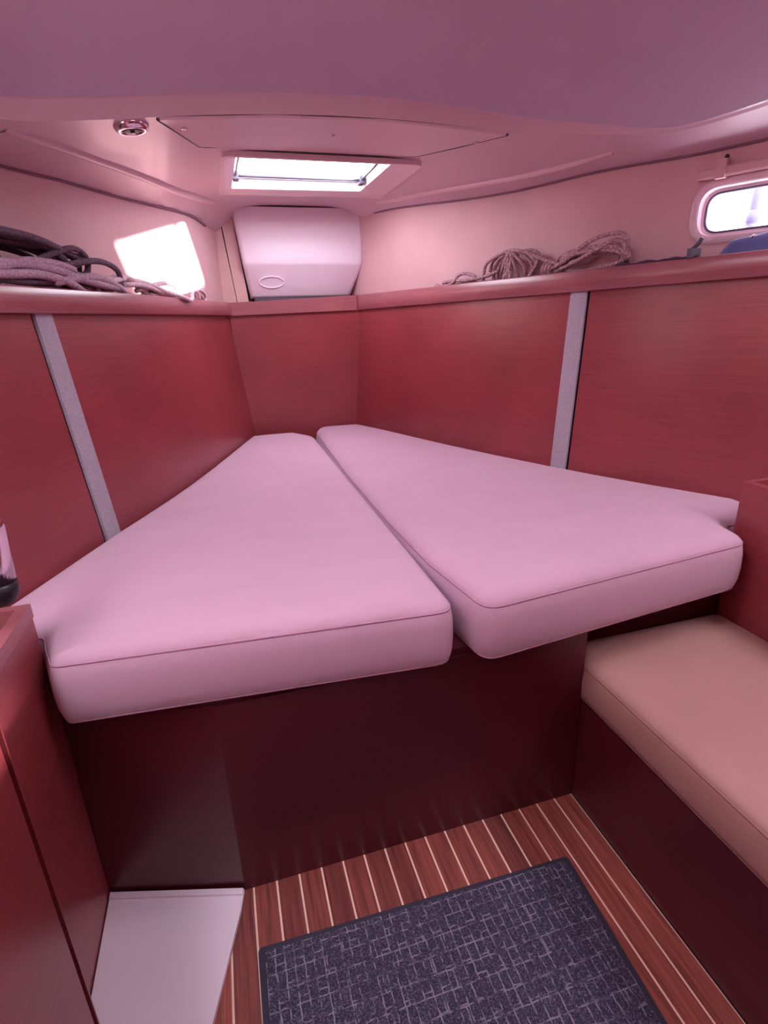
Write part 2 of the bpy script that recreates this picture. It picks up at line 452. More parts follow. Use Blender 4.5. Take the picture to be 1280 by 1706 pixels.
# ---- upper hull lining (left and right) with oval ports
def arclen(C):
    S = [0]
    for a, b in zip(C, C[1:]): S.append(S[-1]+(b-a).length)
    return S
def hull_side(name, C, s, parent, port, z0=1.36, z1=1.93):
    S = arclen(C); N = normals(C, s)
    def at(u, off=0.):
        for i in range(len(S)-1):
            if u <= S[i+1] or i == len(S)-2:
                t = (u-S[i])/(S[i+1]-S[i]); p = C[i].lerp(C[i+1], t); n = N[i].lerp(N[i+1], t).normalized(); return p+n*off
    def s_of_y(y):
        for i in range(len(C)-1):
            if C[i].y <= y <= C[i+1].y: return S[i]+(S[i+1]-S[i])*(y-C[i].y)/(C[i+1].y-C[i].y)
    ya, yb, za, zb, r = port
    ua, ub = s_of_y(ya), s_of_y(yb)
    hole = rrect(ua, ub, za, zb, r, 8)
    us = [S[-1]*i/70 for i in range(71)]
    outer = [(u, z0) for u in us]+[(u, z1) for u in us[::-1]]
    pts = [(S[-1]*(i+.5)/70, z0+(z1-z0)*(k+1)/6) for i in range(70) for k in range(5)]
    v2, f = cdt(outer, [hole], pts)
    V = []
    for u, z in v2:
        p = at(u); V.append((p.x, p.y, z))
    o = mesh('hull_lining', V, f, 'hull', parent, True)
    return at, (ua, ub, za, zb, r)
atR, hR = hull_side('hull', HULL_R, 1, wr, (1.285, 1.690, 1.590, 1.738, .06))
atL, hL = hull_side('hull', HULL_L, -1, wl, (1.05, 1.45, 1.60, 1.75, .06))

def porthole(name, at, h, sgn, label):
    ua, ub, za, zb, r = h
    root = empty(name, tuple(at((ua+ub)/2))[:2]+(za,), kind='structure'); root['label'] = label
    def ring(rows, mat, nm, smooth=True):
        V = []; F = []; n = None
        for grow, off in rows:
            loop = rrect(ua-grow, ub+grow, za-grow, zb+grow, r+grow, 8); n = len(loop)
            for u, z in loop:
                p = at(u, off); V.append((p.x, p.y, z))
        for i in range(len(rows)-1):
            for k in range(n): F.append((i*n+k, i*n+(k+1) % n, (i+1)*n+(k+1) % n, (i+1)*n+k))
        o = local(mesh(nm, V, F, mat, root, smooth), root); o.data.set_sharp_from_angle(angle=radians(40)); return o
    ring([(.024, -.0005), (.024, -.006), (.020, -.009), (.003, -.010), (-.001, -.007), (-.002, .028), (-.012, .030)], 'white', 'frame')
    ring([(-.010, .026), (-.013, .024), (-.017, .024), (-.018, .030)], 'gasket_or_gap_shade', 'gasket_or_gap_shade')
    loop = rrect(ua+.014, ub-.014, za+.014, zb-.014, r-.014, 8)
    V = [(*(at(u, .029)).xy, z) for u, z in loop]
    local(mesh('pane', V, [tuple(range(len(loop)))], 'glass', root, fix=False), root)
    c = at((ua+ub)/2, .05); d = at((ua+ub)/2, 0)-c
    portal((c.x, c.y, (za+zb)/2), d, ub-ua, zb-za)
    return root
porthole('window_2', atR, hR, 1, 'oval white framed porthole above right shelf')
porthole('window_3', atL, hL, -1, 'oval white framed porthole above left shelf')

# ---- ceiling: forward deckhead with hatch hole, coachroof recess behind its rim
HX0, HX1, HY0, HY1 = .150, .757, 2.352, 2.905
rim = catmull([(-.62, .9, 0), (-.60, 1.45, 0), (-.56, 1.72, 0), (-.46, 1.86, 0), (-.28, 1.925, 0), (-.08, 1.945, 0), (.25, 1.945, 0), (.59, 1.93, 0), (.85, 1.915, 0), (1.02, 1.895, 0), (1.21, 1.805, 0), (1.392, 1.695, 0), (1.475, 1.61, 0), (1.536, 1.40, 0), (1.60, .9, 0)], 6)
rim2 = [(p.x, p.y) for p in rim]
outer = [(-1.2, .9)]+rim2+[(2.05, .9), (2.05, 1.3), (1.95, 1.6), (1.2, 3.0), (1.0, 3.66), (.0, 3.66), (-.35, 2.9), (-1.0, 1.8), (-1.2, 1.3)]
hatch_hole = rrect(HX0, HX1, HY0, HY1, .03, 5)
ceil = empty('ceiling', (.45, 2.0, 1.9), kind='structure')
v2, f = cdt(outer, [hatch_hole], grid_pts(-1.19, 2.04, .91, 3.65, .055))
local(mesh('deckhead', [(x, y, zc(x, y)) for x, y in v2], f, 'ceil', ceil, True), ceil)
# riser and cove of the coachroof
def rim_rise(p):       # height of the step, fading out towards the right corner
    return interp(p.x, [-.7, .6, 1.0, 1.25, 1.40, 1.6], [.046, .046, .042, .022, .008, .006])
N = []
for i in range(len(rim)):
    t = rim[min(i+1, len(rim)-1)]-rim[max(i-1, 0)]; N.append(Vector((t.y, -t.x, 0)).normalized())   # points inboard/aft
rows = []
for i, p in enumerate(rim):
    h = rim_rise(p); z = zc(p.x, p.y); a = p; R_ = []
    for off, dz in ((0, 0), (.004, .2*h), (.010, .85*h), (.013, h), (.020, h+.002)):
        q = a+N[i]*off; R_.append(Vector((q.x, q.y, z+dz)))
    rows.append(R_)
nr = len(rows[0]); V = [v for r_ in rows for v in r_]; F = []
for i in range(len(rows)-1):
    for k in range(nr-1): F.append((i*nr+k, i*nr+k+1, (i+1)*nr+k+1, (i+1)*nr+k))
HX = (.02, .54, .62, 1.08)    # second hatch, added out of view overhead to light the cabin
cove = local(mesh('step_riser', V, F, 'ceil', ceil, True), ceil); cove.data.set_sharp_from_angle(angle=radians(38))
edge = [(r_[-1].x, r_[-1].y) for r_ in rows]; ez = [r_[-1].z for r_ in rows]
dome_out = edge+[(1.60, -.85), (-.62, -.85)]
hole2 = rrect(HX[0], HX[1], HX[2], HX[3], .03, 4)
def ztop(x, y):
    wsum = zsum = 0; d = 1e9
    for (a, b), z in zip(edge, ez):
        q = hypot(x-a, y-b); d = min(d, q); wq = 1/(q+1e-4)**4; wsum += wq; zsum += z*wq
    t = min(1, d/.70); sm = 1-(1-t)**2.2
    return zsum/wsum*(1-sm)+2.10*sm
rp = ring_pts(edge[::-1], [.015, .035, .06, .09, .13, .18, .24, .31], False)
v2, f = cdt(dome_out, [hole2], rp+[p for p in grid_pts(-.6, 1.58, -.84, 1.9, .065) if poly_dist(p, edge, False) > .33])
local(mesh('coachroof_lining', [(x, y, ztop(x, y)) for x, y in v2], f, 'dome', ceil, True), ceil)
# flat returns that close the deck aft of the cove
box('deck_return', (-1.5, -.60, -.85, .94, 1.88, 2.14), 'dome', ceil); ceil.children[-1].matrix_parent_inverse = Matrix.Translation(-ceil.location)
box('deck_return', (1.575, 2.4, -.85, .94, 1.87, 2.14), 'dome', ceil); ceil.children[-1].matrix_parent_inverse = Matrix.Translation(-ceil.location)

# ---- walls behind the camera: hull sides and aft bulkhead with doorway
for nm, x in (('wall_left_aft', -.96), ('wall_right_aft', 1.90)):
    o = box(nm, (x, x+.02, -.80, .86, 0, 2.12), 'red'); o['kind'] = 'structure'
wb = empty('wall_back', (0, -.8, 0), kind='structure')
for b in ((-.96, -.35, -.82, -.80, 0, 2.12), (.35, 1.92, -.82, -.80, 0, 2.12), (-.35, .35, -.82, -.80, 1.85, 2.12)):
    local(box('bulkhead_panel', b, 'red', wb), wb)
local(box('door_leaf', (-.345, .345, -.84, -.815, .01, 1.845), 'red', wb), wb)
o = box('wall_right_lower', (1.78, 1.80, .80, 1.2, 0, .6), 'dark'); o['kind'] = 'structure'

# ---- hatch (window_1)
h1 = empty('window_1', (.4535, 2.6285, 1.93), kind='structure'); h1['label'] = 'open bright deck hatch in ceiling above white moulding'
def hring(rows, mat, nm):
    V = []; F = []; n = 0
    for (x0, x1, y0, y1, r), zf in rows:
        L = rrect(x0, x1, y0, y1, r, 5); n = len(L)
        V += [(x, y, zf(x, y) if callable(zf) else zf) for x, y in L]
    for i in range(len(rows)-1):
        for k in range(n): F.append((i*n+k, i*n+(k+1) % n, (i+1)*n+(k+1) % n, (i+1)*n+k))
    o = local(mesh(nm, V, F, mat, h1, True), h1); o.data.set_sharp_from_angle(angle=radians(35)); return o
o_ = (.094, .868, 2.318, 2.958, .035); i_ = (HX0, HX1, HY0, HY1, .03); m_ = (.112, .835, 2.33, 2.94, .03)
hring([(o_, lambda x, y: zc(x, y)+.002), (o_, lambda x, y: zc(x, y)-.016), (m_, lambda x, y: zc(x, y)-.019), (i_, lambda x, y: zc(x, y)-.006), (i_, 1.962), ((HX0+.002, HX1-.002, HY0+.002, HY1-.002, .03), 1.985)], 'white', 'frame')
hring([((HX0-.02, HX1+.02, HY0-.02, HY1+.02, .04), 1.984), ((HX0+.012, HX1-.012, HY0+.012, HY1-.012, .03), 1.984), ((HX0+.012, HX1-.012, HY0+.012, HY1-.012, .03), 1.998), ((HX0-.02, HX1+.02, HY0-.02, HY1+.02, .04), 1.998)], 'alu', 'lid_frame')
L = rrect(HX0+.01, HX1-.01, HY0+.01, HY1-.01, .03, 5)
local(mesh('pane', [(x, y, 1.991) for x, y in L], [tuple(range(len(L)))], 'glass', h1, fix=False), h1)
local(tube('crossbar', [(HX0+.012, 2.80, 1.972), (.45, 2.80, 1.972), (HX1-.012, 2.80, 1.972)], .006, 'dgrey', h1), h1)
for x, s in ((HX0+.018, 1), (HX1-.018, -1)):
    bm = box_bm(x-.012, x+.012, 2.775, 2.83, 1.955, 1.985, .004); l_ = local(from_bm('latch', bm, 'dgrey', h1), h1)
    bm = box_bm(x-.004+s*.010, x+.008+s*.010, 2.75, 2.79, 1.948, 1.960, .003); o = from_bm('lever', bm, 'alu', l_); o.matrix_parent_inverse = Matrix.Translation(-Vector(h1.location))
    local(tube('lid_arm', [(x, 2.775, 1.973), (x, 2.60, 1.975), (x+s*.006, 2.40, 1.978)], .005, 'alu', h1), h1)
portal((.4535, 2.6285, 2.005), (0, 0, -1), .60, .55)
portal(((HX[0]+HX[1])/2, (HX[2]+HX[3])/2, 2.14), (0, 0, -1), .52, .45)
h4 = empty('added_window', ((HX[0]+HX[1])/2, (HX[2]+HX[3])/2, 2.06), kind='structure'); h4['label'] = 'unseen overhead hatch added to light the standing space'
V = []; F = []
for g, z in ((.03, 2.098), (.03, 2.088), (-.005, 2.090), (-.005, 2.125)):
    L = rrect(HX[0]-g, HX[1]+g, HX[2]-g, HX[3]+g, .03+max(g, 0), 4); n = len(L); V += [(x, y, z) for x, y in L]
for i in range(3):
    for k in range(n): F.append((i*n+k, i*n+(k+1) % n, (i+1)*n+(k+1) % n, (i+1)*n+k))
local(mesh('frame', V, F, 'white', h4), h4)
L = rrect(HX[0], HX[1], HX[2], HX[3], .03, 4); local(mesh('pane', [(x, y, 2.12) for x, y in L], [tuple(range(len(L)))], 'glass', h4, fix=False), h4)

# ---- mouldings along the deck edge (trim)
def ridge(name, pts, wdt, hgt, mat):
    C = catmull([(x, y, 0) for x, y in pts], 6); V = []; F = []
    for i, p in enumerate(C):
        t = (C[min(i+1, len(C)-1)]-C[max(i-1, 0)]).normalized(); n = Vector((t.y, -t.x, 0))
        k = min(1, i/2.5, (len(C)-1-i)/2.5)
        for off, h in ((-.5, -.002), (-.42, .5), (-.2, 1), (.2, 1), (.42, .5), (.5, -.002)):
            q = p+n*off*wdt; V.append((q.x, q.y, zc(q.x, q.y)-(hgt*h*(.25+.75*k) if h > 0 else h)))
    m = 6
    for i in range(len(C)-1):
        for k in range(m-1): F.append((i*m+k, i*m+k+1, (i+1)*m+k+1, (i+1)*m+k))
    o = mesh(name, V, F, mat, None, True); o['kind'] = 'structure'; return o
ridge('trim_1', [(.885, 3.06), (1.01, 2.747), (1.235, 2.24), (1.395, 1.862)], .018, .014, 'white')
ridge('trim_2', [(.085, 3.10), (-.08, 2.75), (-.204, 2.453), (-.355, 2.13), (-.48, 1.93)], .034, .012, 'ceil')
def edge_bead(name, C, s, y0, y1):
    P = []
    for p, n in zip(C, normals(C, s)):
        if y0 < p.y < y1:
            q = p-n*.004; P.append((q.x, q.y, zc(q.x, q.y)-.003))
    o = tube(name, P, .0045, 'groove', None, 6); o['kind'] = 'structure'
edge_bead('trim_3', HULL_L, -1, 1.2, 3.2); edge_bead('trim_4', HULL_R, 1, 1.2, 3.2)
# cream corner casing left of the white moulding
def hexa(name, a, b, mat, parent=None, r=.004, **kw):
    bm = bmesh.new(); va = [bm.verts.new(p) for p in a]; vb = [bm.verts.new(p) for p in b]; n = len(a)
    bm.faces.new(va[::-1]); bm.faces.new(vb)
    for i in range(n): bm.faces.new((va[i], va[(i+1) % n], vb[(i+1) % n], vb[i]))
    if r: bevel_bm(bm, r, 2)
    return from_bm(name, bm, mat, parent, **kw)
o = hexa('trim_5', [(.050, 3.322, 1.426), (.140, 3.330, 1.426), (.140, 3.42, 1.426), (.050, 3.42, 1.426)], [(.002, 3.322, 1.90), (.090, 3.330, 1.90), (.090, 3.42, 1.90), (.002, 3.42, 1.90)], 'cream'); o['kind'] = 'structure'
o = hexa('trim_6', [(.142, 3.326, 1.426), (.206, 3.350, 1.426), (.206, 3.45, 1.426), (.142, 3.45, 1.426)], [(.093, 3.326, 1.935), (.158, 3.350, 1.935), (.158, 3.45, 1.935), (.093, 3.45, 1.935)], 'cream'); o['kind'] = 'structure'

# ================================================================== FURNITURE
# ---- side shelves with fiddle rails
def fid_z(s, y):
    if s < 0: return 1.403, 1.4705
    return interp(y, [1.35, 1.6, 1.94, 2.48, 3.04, 3.3], [1.449, 1.4425, 1.4355, 1.426, 1.4185, 1.414]), interp(y, [1.35, 1.6, 1.94, 2.48, 3.04, 3.3], [1.5255, 1.519, 1.5115, 1.504, 1.499, 1.4955])
def fid_pt(C, s, y):
    x = x_on(C, y); t = Vector((x_on(C, y+.02)-x_on(C, y-.02), .04, 0)); n = Vector((t.y, -t.x, 0)).normalized()*s
    return Vector((x, y, 0)), n
E_ = {-1: .045, 1: .030}
def side_shelf(C, H, s, label):
    root = empty('fiddle_shelf', (x_on(C, 2.2), 2.2, 1.41), label=label, cat='shelf')
    ys = [.85+(3.30-.85)*i/48 for i in range(49)]; V = []; F = []
    for y in ys:
        p, n = fid_pt(C, s, y); zb, zt = fid_z(s, y)
        for off, z in ((0, zb+.003), (0.003, zb), (.016, zb), (.020, zb+.004), (.020, zt-.004), (.016, zt), (.004, zt), (0, zt-.004)):
            q = p+n*(E_[s]+off); V.append((q.x, q.y, z))
    m = 8
    for i in range(len(ys)-1):
        for k in range(m): F.append((i*m+k, i*m+(k+1) % m, (i+1)*m+(k+1) % m, (i+1)*m+k))
    F += [tuple(range(m)), tuple((len(ys)-1)*m+k for k in range(m))]
    o = local(mesh('fiddle_rail', V, F, 'fiddle', root, True), root); o.data.set_sharp_from_angle(angle=radians(50))
    V = []; F = []
    for y in ys:
        p, n = fid_pt(C, s, y); zb, zt = fid_z(s, y); hx = x_on(H, y)
        a = p+n*(E_[s]+.018); b = Vector((hx+s*.004, y, 0))
        if (b.x-a.x)*s < .01: b = a+Vector((s*.01, 0, 0))
        for q, z in ((a, zb+.006), (b, zb+.006), (b, zb+.022), (a, zb+.022)): V.append((q.x, q.y, z))
    for i in range(len(ys)-1):
        for k in range(4): F.append((i*4+k, i*4+(k+1) % 4, (i+1)*4+(k+1) % 4, (i+1)*4+k))
    local(mesh('shelf_board', V, F, 'fiddle', root), root)
    return root
side_shelf(LEFT, HULL_L, -1, 'red wooden shelf along left hull carrying the dark rope pile')
side_shelf(RIGHT, HULL_R, 1, 'red wooden shelf along right hull below the porthole')
fs = empty('fiddle_shelf', (.46, 3.30, 1.41), label='short red wooden shelf rail below the white moulding', cat='shelf')
local(hexa('fiddle_rail', [(.098, 3.296, 1.402), (.098, 3.314, 1.402), (.098, 3.314, 1.4695), (.098, 3.296, 1.4695)], [(.816, 3.300, 1.414), (.816, 3.318, 1.414), (.816, 3.318, 1.4955), (.816, 3.300, 1.4955)], 'fiddle', fs, .003), fs)
local(prism('shelf_board', [(.04, 3.316), (.83, 3.316), (.80, 3.60), (.08, 3.60)], 1.408, 1.424, 'fiddle', fs), fs)

# ---- white moulding under the hatch
wm = empty('anchor_locker_housing', (.52, 3.3, 1.49), label='white moulded box below the deck hatch', cat='housing')
prof = [(3.315, 1.945), (3.300, 1.90), (3.282, 1.70), (3.279, 1.672), (3.284, 1.655), (3.296, 1.642), (3.34, 1.505), (3.352, 1.494), (3.38, 1.490), (3.58, 1.490), (3.58, 1.945)]
def bx(z):
    return interp(z, [1.49, 1.52, 1.64, 1.66, 1.95], [.215, .210, .190, .186, .156]), interp(z, [1.49, 1.52, 1.64, 1.67, 1.95], [.785, .800, .853, .858, .880])
V = []; F = []; m = len(prof); xs = [0, .012, .035, .3, .7, .965, .988, 1]
for i, t in enumerate(xs):
    ed = {0: .020, 1: .006}.get(min(i, 7-i), 0)
    for y, z in prof:
        a, b = bx(z); V.append((a+(b-a)*t, y+(ed if y < 3.5 else 0), z))
for i in range(7):
    for k in range(m): F.append((i*m+k, i*m+(k+1) % m, (i+1)*m+(k+1) % m, (i+1)*m+k))
F += [tuple(range(m)), tuple(7*m+k for k in range(m))]
o = local(mesh('body', V, F, 'box', wm, True), wm); o.data.set_sharp_from_angle(angle=radians(50))
# moulded oval pull on the lower slope
P = []
for k in range(40):
    a = 2*pi*k/40; u = .068*cos(a); v = .030*sin(a)
    P.append((.335+u, 3.317+.3055*v*-1-.002, 1.572+v*.95))
local(tube('oval_pull', P, .004, 'box', wm, 6, closed=True), wm)
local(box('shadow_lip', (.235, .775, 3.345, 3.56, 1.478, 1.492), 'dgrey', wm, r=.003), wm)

# ---- berth base
bb = empty('berth_base', (.5, 1.05, 0), label='red wooden base panel under the two mattresses, darkened for shade', cat='bed base')
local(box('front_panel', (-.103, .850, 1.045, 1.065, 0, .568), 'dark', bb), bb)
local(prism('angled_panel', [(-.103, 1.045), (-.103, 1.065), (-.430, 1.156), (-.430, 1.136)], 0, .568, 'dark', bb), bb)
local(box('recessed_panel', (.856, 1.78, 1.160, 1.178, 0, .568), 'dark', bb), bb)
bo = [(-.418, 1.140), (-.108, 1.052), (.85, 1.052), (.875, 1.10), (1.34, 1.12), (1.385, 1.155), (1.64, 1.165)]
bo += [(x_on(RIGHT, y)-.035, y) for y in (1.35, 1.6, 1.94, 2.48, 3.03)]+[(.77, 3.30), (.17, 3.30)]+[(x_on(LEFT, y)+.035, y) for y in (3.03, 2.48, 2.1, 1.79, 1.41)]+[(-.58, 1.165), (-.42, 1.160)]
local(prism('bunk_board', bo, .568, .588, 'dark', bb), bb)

# ---- mattresses
def mattress(out, label, rows, zb, grp, phase, name='mattress', cat='mattress', mat='matt', smat='seam', zs=.142):
    pts = [Vector((x, y)) for x, y in out]; n = len(pts)
    area = sum(pts[i-1].x*pts[i].y-pts[i].x*pts[i-1].y for i in range(n))
    if area < 0: pts = pts[::-1]
    root = empty(name, (sum(p.x for p in pts)/n, sum(p.y for p in pts)/n, zb), label=label, cat=cat, group=grp)
    Nn = []
    for i in range(n):
        t = pts[(i+1) % n]-pts[i-1]; Nn.append(Vector((-t.y, t.x)).normalized())   # inward
    def wav(x, y): return .0028*sin(5.1*x+phase)*sin(3.3*y+phase)+.0016*sin(13*x+7*y+phase)
    V = []; F = []
    for ins, z in rows:
        for p, q in zip(pts, Nn):
            r = p+q*ins; V.append((r.x, r.y, zb+z))
    for i in range(len(rows)-1):
        for k in range(n): F.append((i*n+k, i*n+(k+1) % n, (i+1)*n+(k+1) % n, (i+1)*n+k))
    F.append(tuple(range(n))[::-1])
    base = len(V)-n; top = [(V[base+i][0], V[base+i][1]) for i in range(n)]; zt = rows[-1][1]
    xs_ = [p[0] for p in top]; ys_ = [p[1] for p in top]
    ip = ring_pts(top, [.004, .010, .018, .030, .046, .07])+[p for p in grid_pts(min(xs_), max(xs_), min(ys_), max(ys_), .05) if inside(p, top) and poly_dist(p, top) > .09]
    v2, f2 = cdt(top, [], ip)
    mp = {}
    keyt = {(round(x, 5), round(y, 5)): base+i for i, (x, y) in enumerate(top)}
    for i, (x, y) in enumerate(v2):
        k = keyt.get((round(x, 5), round(y, 5)))
        if k is None:
            d = poly_dist((x, y), top); k = len(V); e = min(1, d/.25)
            V.append((x, y, zb+zt+interp(d, [0, .004, .010, .018, .030, .046, .07, .12, .3], [0, .006, .0115, .0160, .0205, .0235, .0255, .0275, .030])+wav(x, y)*e))
        mp[i] = k
    F += [tuple(mp[i] for i in t_) for t_ in f2]
    local(mesh('cover', V, F, mat, root, True), root)
    path = [(p.x+q.x*.0035, p.y+q.y*.0035, zb+zs) for p, q in zip(pts, Nn)]
    local(tube('piping', path, .0030, smat, root, 6, closed=True), root)
    path = [(p.x+q.x*.006, p.y+q.y*.006, zb+.004) for p, q in zip(pts, Nn)]
    local(tube('piping', path, .0030, smat, root, 6, closed=True), root)
    return root
ROWS = [(.020, .0), (.007, .0015), (.001, .012), (-.004, .035), (-.006, .070), (-.004, .11), (.001, .138), (.0035, .142), (.0038, .145)]
def dense(pts, d=.05):
    out = []
    for i in range(len(pts)):
        a, b = Vector(pts[i]), Vector(pts[(i+1) % len(pts)]); k = max(1, int((b-a).length/d))
        out += [tuple(a.lerp(b, j/k)) for j in range(k)]
    return out
lw = [(x_on(LEFT, y)+.012, y) for y in (3.05, 2.75, 2.48, 2.28, 2.1, 1.94, 1.79, 1.6, 1.41, 1.28)]
Lout = [(-.396, 1.056), (.447, .992), (.452, 1.5), (.456, 2.2), (.466, 3.02), (.375, 3.178), (.125, 3.185)]+lw+[(-.585, 1.19), (-.440, 1.185), (-.424, 1.13)]
Lr = [.03, .045, .5, .5, .12, .06, .03]+[0]*len(lw)+[.03, .02, .03]
rw = [(x_on(RIGHT, y)-.012, y) for y in (1.30, 1.35, 1.47, 1.6, 1.77, 1.94, 2.2, 2.48, 2.75, 3.0)]
Rout = [(.510, .972), (1.372, 1.062), (1.392, 1.15), (1.43, 1.185), (1.62, 1.19)]+rw+[(.79, 3.27), (.53, 3.285), (.498, 3.16), (.466, 2.2), (.464, 1.6), (.474, 1.25)]
Rr_ = [.05, .06, .02, .02, .03]+[0]*len(rw)+[.05, .08, .08, .5, .4, .4]
mattress(dense(round_poly(Lout, Lr, 5)), 'pale pink left mattress, the narrower half with straight front', ROWS, .588, 'two wedge mattresses on the berth', .4)
mattress(dense(round_poly(Rout, Rr_, 5)), 'pale pink right mattress reaching over the tan bench', ROWS, .588, 'two wedge mattresses on the berth', 2.1)

# ---- bench seat
sb = empty('bench', (.87, .4, 0), label='red wooden side of the bench under the tan cushion, darkened for shade', cat='bench')
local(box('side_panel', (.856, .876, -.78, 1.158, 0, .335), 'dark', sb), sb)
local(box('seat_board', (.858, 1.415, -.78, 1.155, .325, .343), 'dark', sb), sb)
mattress(dense(rrect(.850, 1.413, -.76, 1.150, .035, 5), .06), 'tan leatherette cushion on the bench beside the berth',
         [(.016, 0), (.004, .004), (.0, .02), (-.002, .06), (0, .092), (.002, .100), (.0035, .102), (.0038, .104)], .3445, None, 1.0, 'seat_cushion', 'cushion', 'seat', 'seatseam', .102)

# ---- left cabinet
cl = empty('corner_cabinet', (-.55, .9, 0), label='red cabinet with tray top at the left of the berth, darkened for shade', cat='cabinet')
ZC = .835; NX = -.385; NY = .803
local(box('face_panel', (-.452, -.433, .70, 1.143, 0, ZC-.002), 'red', cl, r=.0015), cl)
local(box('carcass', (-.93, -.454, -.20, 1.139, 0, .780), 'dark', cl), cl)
local(box('end_panel', (-.452, NX-.020, NY-.020, NY-.004, 0, ZC-.032), 'red', cl), cl)
door = local(box('door', (NX-.019, NX, .32, NY-.018, .012, ZC-.035), 'red', cl, r=.002), cl)
local(box('door', (NX-.019, NX, -.18, .316, .012, ZC-.035), 'red', cl, r=.002), cl)
local(box('stile', (NX-.019, NX, NY-.004, NY, .0, ZC-.030), 'red', cl), cl)
local(box('door_gap', (NX-.017, NX-.013, NY-.019, NY-.003, .012, ZC-.035), 'black', cl), cl)
latch = lathe('latch', [(.0, 0), (.006, 0), (.006, .008), (.004, .011), (0, .011)], 'silver', door, 10, Matrix.Translation((NX, NY-.024, .548)) @ Vector((1, 0, 0)).to_track_quat('Z', 'Y').to_matrix().to_4x4())
latch.matrix_parent_inverse = Matrix.Translation(-Vector(cl.location))
rimo = [(-.431, 1.145), (-.431, NY), (NX, NY), (NX, -.2), (-.93, -.2), (-.93, .80), (-.80, .88), (-.665, 1.145)]; rimi = [(-.453, 1.125), (-.453, NY-.022), (NX-.022, NY-.022), (NX-.022, -.18), (-.91, -.18), (-.91, .78), (-.78, .88), (-.65, 1.125)]
n = 8; V = [(*p, ZC) for p in rimo]+[(*p, ZC) for p in rimi]+[(*p, ZC-.03) for p in rimo]+[(*p, .782) for p in rimi]
F = []
for k in range(n):
    j = (k+1) % n; F += [(k, j, n+j, n+k), (2*n+k, 2*n+j, j, k), (n+k, n+j, 3*n+j, 3*n+k)]
F.append(tuple(3*n+k for k in range(n)))
local(mesh('tray_top', V, F, 'fiddle', cl), cl)

# ---- right cabinet behind the bench
cr = empty('bench_locker', (1.55, .6, 0), label='red wooden locker with open tray top behind the bench', cat='cabinet')
local(box('face_panel', (1.416, 1.436, -.78, 1.152, .0, .885), 'red', cr, r=.002), cr)
local(box('end_panel', (1.436, 1.70, 1.136, 1.152, .60, .885), 'red', cr, r=.002), cr)
local(box('tray_floor', (1.436, 1.74, -.78, 1.136, .825, .835), 'red', cr), cr)

# ================================================================== SMALL THINGS
# ---- access cover on the deckhead with screws
ac = empty('access_cover', (.46, 2.08, 1.95), label='long six sided cover panel screwed to ceiling aft of the hatch', cat='panel')
cv = [(-.085, 1.949), (.25, 1.950), (.59, 1.935), (.85, 1.920), (1.015, 1.902), (.805, 2.255), (.40, 2.30), (.03, 2.222)]
cvr = round_poly(cv, [.012, 0, 0, 0, .012, .03, 0, .03], 4)
v2, f = cdt(cvr, [], grid_pts(-.05, 1.0, 1.93, 2.3, .05))
V = [(x, y, zc(x, y)-.007) for x, y in v2]; n0 = len(V); no = len(cvr)
key = {(round(x, 5), round(y, 5)): i for i, (x, y) in enumerate(v2)}
F = list(f); idx = [key.get((round(x, 5), round(y, 5))) for x, y in cvr]
cx_, cy_ = .45, 2.1
for x, y in cvr: V.append((x+(x-cx_)*.008, y+(y-cy_)*.02, zc(x, y)-.0005))
for k in range(no):
    a, b = idx[k], idx[(k+1) % no]
    if a is not None and b is not None and a != b: F.append((a, b, n0+(k+1) % no, n0+k))
o = local(mesh('plate', V, F, 'ceil', ac, True), ac); o.data.set_sharp_from_angle(angle=radians(30))
local(tube('gasket_or_gap_shade', [(x+(x-.45)*.004, y+(y-2.1)*.012, zc(x, y)-.004) for x, y in catmull([(-.083, 1.952, 0), (.028, 2.220, 0)], 8) and [(-.083, 1.952), (-.03, 2.08), (.026, 2.214), (.045, 2.224), (.20, 2.259), (.40, 2.300), (.60, 2.278), (.79, 2.257), (.815, 2.24), (.91, 2.08), (1.01, 1.905)]], .0045, 'gasket_or_gap_shade', ac, 6), ac)  # dark tube painted in for the shaded gap along the cover's edge
def screw(x, y, z, r, parent, mat='silver', root=None, up=(0, 0, -1)):
    mt = Matrix.Translation((x, y, z)) @ Vector(up).to_track_quat('Z', 'Y').to_matrix().to_4x4()
    o = lathe('screw', [(0, -.001), (r, -.001), (r, .001), (r*.7, .003), (r*.2, .0036), (r*.15, .0025), (0, .0025)], mat, parent, 14, mt)
    local(o, parent); return o
for x, y in ((-.015, 2.03), (.458, 2.095), (.945, 2.005)): screw(x, y, zc(x, y)-.007, .010, ac)

# ---- small ceiling lamp left of the cover
cx0, cy0 = -.163, 1.998; zl = zc(cx0, cy0)
lp = empty('ceiling_light', (cx0, cy0, zl), label='small chrome ceiling light beside the cover panel', cat='light')
slope = Matrix.Translation((cx0, cy0, zl)) @ Vector((.12, 0, -1)).to_track_quat('Z', 'Y').to_matrix().to_4x4()
local(lathe('bezel', [(.0, -.004), (.050, -.004), (.050, .004), (.045, .012), (.036, .017), (.032, .015), (.032, .008), (0, .008)], 'chrome', lp, 28, slope), lp)
local(lathe('lens', [(0, .007), (.031, .007), (.028, .013), (.015, .016), (0, .0165)], 'dgrey', lp, 20, slope), lp)
bm = box_bm(-.012, .012, -.006, .006, .012, .022, .002); bm.transform(slope); local(from_bm('switch', bm, 'black', lp), lp)

